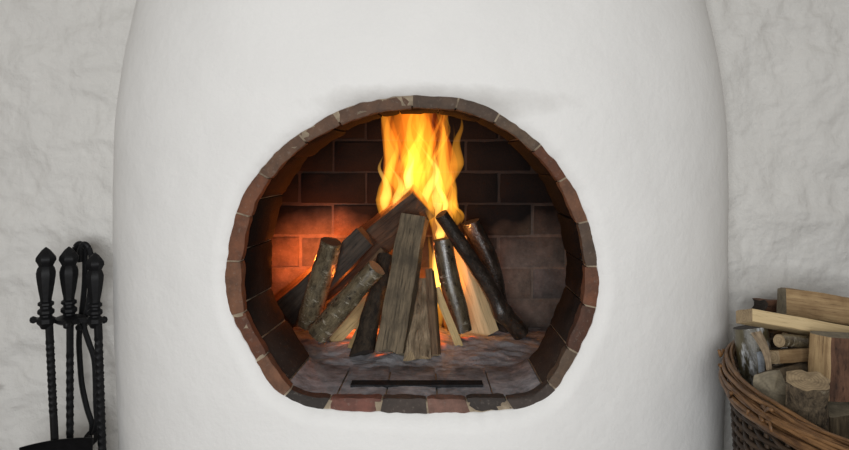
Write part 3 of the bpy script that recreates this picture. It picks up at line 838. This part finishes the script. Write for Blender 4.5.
# shovel
d1 = TD-0.045
sh = empty('ash_shovel', P(50, 445, d1)); tag(sh, 'black iron ash shovel hanging outermost on the stand, its broad pan at the bottom', 'shovel', GT)
b = MB(); handle(b, 46, 247, d1, 1.0); bpart(b, 'handle', sh)
b = MB(); twisted(b, P(55, 446, d1), P(49, 322, d1), 0.0125, 3, 0.25, 0.85); bpart(b, 'rod', sh)
b = MB(); rows = []
for i in range(15):
    t = i/14; row = []
    for j in range(17):
        q = j/16*2-1
        px = 56+q*(37-3*t); py = 440+3.0*abs(q)**2-5*q+t*46
        curl = -0.035*(abs(q)**3)-0.03*(1-t)**4+0.012
        row.append(P(px, py, d1-0.012+curl))
    rows.append(row)
b.grid(rows); back = [[p+Vector((0, 0.004, 0)) for p in r] for r in rows]; b.grid(back)
nr, nc = 15, 17; edge = [r*nc for r in range(nr)]+[(nr-1)*nc+j for j in range(1, nc)]+[r*nc+nc-1 for r in range(nr-2, -1, -1)]+[j for j in range(nc-2, 0, -1)]
for a_, c_ in zip(edge, edge[1:]+edge[:1]): b.f.append((a_, c_, c_+nr*nc, a_+nr*nc))
bpart(b, 'pan', sh)
# poker
pk = empty('poker', P(100, 480, TD-0.03)); tag(pk, 'black iron poker with a twisted rod hanging nearest the chimney breast', 'poker', GT)
b = MB(); handle(b, 95, 252.5, TD-0.03, 0.93); bpart(b, 'handle', pk)
b = MB(); twisted(b, P(103, 470, TD-0.03), P(98, 322, TD-0.03), 0.0130, 4, 0.15, 0.9); bpart(b, 'rod', pk)
b = MB(); tube(b, spline([P(103, 468, TD-0.03), P(103.5, 478, TD-0.03), P(109, 484, TD-0.03), P(114, 476, TD-0.03)], 6), [0.012]*12+[0.011, 0.009, 0.008, 0.007, 0.006, 0.005, 0.003]); bpart(b, 'hook', pk)
# tongs
dt = TD+0.075
tg = empty('tongs', P(90, 440, dt)); tag(tg, 'black iron fire tongs with looped tops hanging beside the poker', 'tongs', GT)
LB = [(74.5, 262), (74, 252), (77, 245), (81, 244), (84, 249), (85, 262), (84.5, 285), (82, 310), (80, 325), (79, 342), (80, 362), (82, 385), (87, 408), (92, 424), (91, 434)]
RB = [(80.5, 262), (80, 251), (83, 244.5), (87, 245.5), (90.5, 253), (91.5, 262), (91, 285), (87, 312), (84, 325), (88, 340), (94, 358), (95.5, 380), (96, 405), (97, 422), (94, 434)]
for k, L in enumerate((LB, RB)):
    b = MB(); pts = spline([P(x, y, dt-(0.008 if k else -0.008)) for x, y in L], 6); tube(b, pts, 0.0088, 10); bpart(b, 'arm', tg)
b = MB(); q = P(82, 326, dt); tube(b, [q+Vector((0, -0.025, 0)), q+Vector((0, 0.02, 0))], 0.010, 12); bpart(b, 'pivot_bolt', tg)
for k, (x, y) in enumerate(((91, 433), (95, 433))):
    b = MB(); q = P(x, y, dt-(0.008 if k else -0.008))
    rows = []
    for i in range(9):
        t = i/8-0.5; rows.append([q+Vector(((0.016 if k else -0.016)*(1-4*t*t)*0.6+dx, t*0.05*0.6+dy, -0.01+t*0.035)) for dx, dy in ((-.006, -.02), (.006, -.02), (.006, .02), (-.006, .02))])
    b.grid(rows, close_u=True); b.f.append((0, 1, 2, 3)); b.f.append((32, 33, 34, 35)); bpart(b, 'jaw', tg)
# peg in the wall at the picture's edge
b = MB(); q = P(-3, 388, 0.5)
tube(b, [q+Vector((-0.03, 0.09, 0.0)), q+Vector((-0.03, 0.0, 0.0)), q+Vector((-0.02, -0.018, 0.0)), q+Vector((0.0, -0.02, 0.0)), q+Vector((0.014, -0.02, 0.002))], [0.006, 0.006, 0.006, 0.0065, 0.003])
tag(b.build('wall_hook', M_IRON), 'small black iron hook sticking out of the rough white wall near the tools', 'hook')

# ------------------------------------------------------------------ basket of firewood
BC = Vector((1.298, -0.12, 0)); BR = 0.52; RZ = HZ-0.594; TILT = 0.095
bk = empty('log_basket', BC); tag(bk, 'big round brown wicker basket heaped with firewood beside the chimney breast', 'basket')
def brad(t): return 0.475+(BR-0.015-0.475)*min(1, t)**0.8
NS = 42
for i in range(NS):
    a = 2*math.pi*i/NS; pts = []
    for q in range(13):
        t = q/12; r = brad(t); pts.append((math.cos(a)*r, math.sin(a)*r, 0.01+(RZ-0.01+TILT*math.sin(a)*r)*t))
    b = MB(); tube(b, pts, 0.006, 6, i*0.3); b.build('stake', M_WICKERD, bk)
b = MB(); NW = 34
for w in range(NW):
    t = (w+0.5)/NW; z = 0.012+(RZ-0.02)*t; pts = []
    n = NS*6
    for i in range(n+1):
        a = 2*math.pi*i/n; r = brad(t)+0.008*math.cos(a*NS/2+(math.pi if w % 2 else 0))
        pts.append((math.cos(a)*r, math.sin(a)*r, z+TILT*math.sin(a)*r*t+0.002*nz(a*3, w, 0, 1)))
    tube(b, pts, 0.0065, 6, w*0.21)
b.build('weave', M_WICKERD, bk)
b = MB()
lathe(b, 0, 0, [(0.465, 0.004), (0.47, 0.012), (0.46, 0.02)], 60)
b.build('basket_floor', M_WICKERD, bk)
b = MB(); RS = random.Random(5)
for sidx in range(20):
    ph = RS.uniform(0, 6.28); fr = RS.choice([3, 4, 5]); amp = RS.uniform(0.003, 0.008); r0 = RS.uniform(-0.012, 0.012); z0 = RS.uniform(-0.038, 0.020)
    pts = []; rr = []
    th = RS.uniform(0.0038, 0.0068)
    for i in range(181):
        a = 2*math.pi*i/180
        r = BR+r0+amp*math.cos(a*fr+ph)+0.004*nz(a*5, sidx, 0, 1); z = RZ+TILT*math.sin(a)*r+z0+amp*1.1*math.sin(a*fr+ph)+0.006*nz(a*4, sidx, 5, 1)
        pts.append((math.cos(a)*r, math.sin(a)*r, z)); rr.append(th)
    tube(b, pts, rr, 7, sidx*0.17)
# loose twig ends
for i in range(22):
    a = RS.uniform(2.6, 4.9); z = RZ+TILT*math.sin(a)*BR+RS.uniform(-0.03, 0.02); r = BR+RS.uniform(0.0, 0.02)
    pts = [(math.cos(a+q*0.02)*(r+0.006*q*0.5), math.sin(a+q*0.02)*(r+0.003*q*0.5), z+q*0.002*RS.choice([-1, 1])) for q in range(6)]
    tube(b, pts, 0.0045, 6, i*0.4)
b.build('rim', M_WICKER, bk)

GB = 'firewood in the wicker basket'
def at_floor(px, py, d, z=0.03):
    """point below (px,py,d) on the basket floor with a small lean"""
    p = P(px, py, d); p.z = z; return p
# birch log
bt = P(749, 327, 0.11); bb_ = P(775, 468, 0.06)
round_log('log', 'tall round log with a white highlight painted on its mossy bark standing at the basket edge', 'log', GB, bb_, bt, 0.050, 0.045, M_BARK_W, M_ENDD, seed=31, lump=0.08)
# sawn board
split_log('board', 'long pale sawn board lying across the top of the basket', 'board', GB, P(744, 316, 0.02), P(890, 342, 0.10), rect(0.034, 0.07), M_PALE, M_END, 0.33, seed=32, rough=0.0012)
# big split log at the back
split_log('split_log', 'large tan split log at the back of the basket above the pale board', 'log', GB, P(782, 303, 0.25), P(905, 322, 0.22), [(-.045, .02), (.03, .04), (.045, -.03), (-.04, -.045)], M_TAN, M_ENDG, 0.1, seed=33, rough=0.004)
split_log('split_log', 'dark reddish log end showing behind the pale board next to the large tan log', 'log', GB, P(760, 308, 0.36), P(800, 310, 0.41), rect(0.05, 0.06), M_REDBARK, M_ENDD, 0.1, seed=34, rough=0.007, rag0=0.02)
# round stick with end facing out
round_log('stick', 'thin round stick with a pale cut end under the pale board', 'stick', GB, P(779, 341, -0.03), P(812, 342, 0.05), 0.0165, 0.016, M_BARK_G, M_END, seed=35, lump=0.03)
split_log('split_log', 'brown split stick lying just above the tan squared stick', 'stick', GB, P(786, 338, 0.17), P(820, 347, 0.20), rect(0.026, 0.03), M_BROWNW, M_END, 0.2, seed=36)
split_log('split_log', 'tan squared stick with its sawn end below the thin round stick', 'stick', GB, P(773, 357, -0.03), P(822, 353, 0.06), rect(0.033, 0.04), M_TAN, M_END, 0.25, seed=37, rough=0.002)
# bark slivers
split_log('bark_sliver', 'curved grey brown bark sliver leaning on the tall mossy log', 'bark', GB, P(769, 370, -0.09), P(756, 332, -0.05), rect(0.024, 0.008), M_BARKISH, M_ENDG, 0.2, seed=38, s0=0.5, bow=0.008)
split_log('bark_sliver', 'bluish white bark strip beside the tall mossy log', 'bark', GB, P(763, 380, -0.06), P(760, 352, -0.02), [(-.011, -.004), (0, .006), (.010, -.004), (0, -.007)], simple('bluish_white_bark', (0.07, 0.08, 0.09), (0.36, 0.39, 0.43), 40, 0.7, 0.5), M_ENDG, 0.3, seed=39, s0=0.7)
# grey end log
split_log('split_log', 'thick grey weathered log with a jagged end tilted over the basket rim', 'log', GB, P(775, 396, -0.14), P(800, 383, 0.02), [(-.06, .015), (.0, .052), (.05, .01), (.035, -.05), (-.05, -.042)], M_GREYW, M_ENDG, 0.2, bark_edges=(2,), mbark=M_BARK_M, seed=40, rough=0.005, rag0=0.04)
# standing log with cut top
split_log('split_log', 'short log with rough dark bark and a sawn tan top near the basket rim', 'log', GB, P(802, 480, -0.18), P(808, 379, -0.235), [(-.05, .0), (-.03, .035), (.02, .045), (.048, .01), (.03, -.04), (-.03, -.04)], M_BARKISH, M_END, 0.0, bark_edges=(0, 1, 2), mbark=M_BARK_M, seed=41, rough=0.005, rag1=0.007)
# block
split_log('split_log', 'large square log with red brown bark and pale sawn side topping the heap', 'log', GB, P(833, 399, -0.09), P(834, 336, -0.085), [(-.047, -.03), (-.026, .022), (.13, .03), (.13, -.05), (-.03, -.06)], M_TAN, M_ENDG, 0.0, bark_edges=(1,), mbark=M_REDBARK, seed=42, rough=0.004)
split_log('split_log', 'grey brown split log standing below the square red barked log', 'log', GB, P(848, 490, -0.04), P(844, 406, -0.085), rect(0.11, 0.08), M_GREYW, M_ENDG, 0.0, seed=43, rough=0.004)
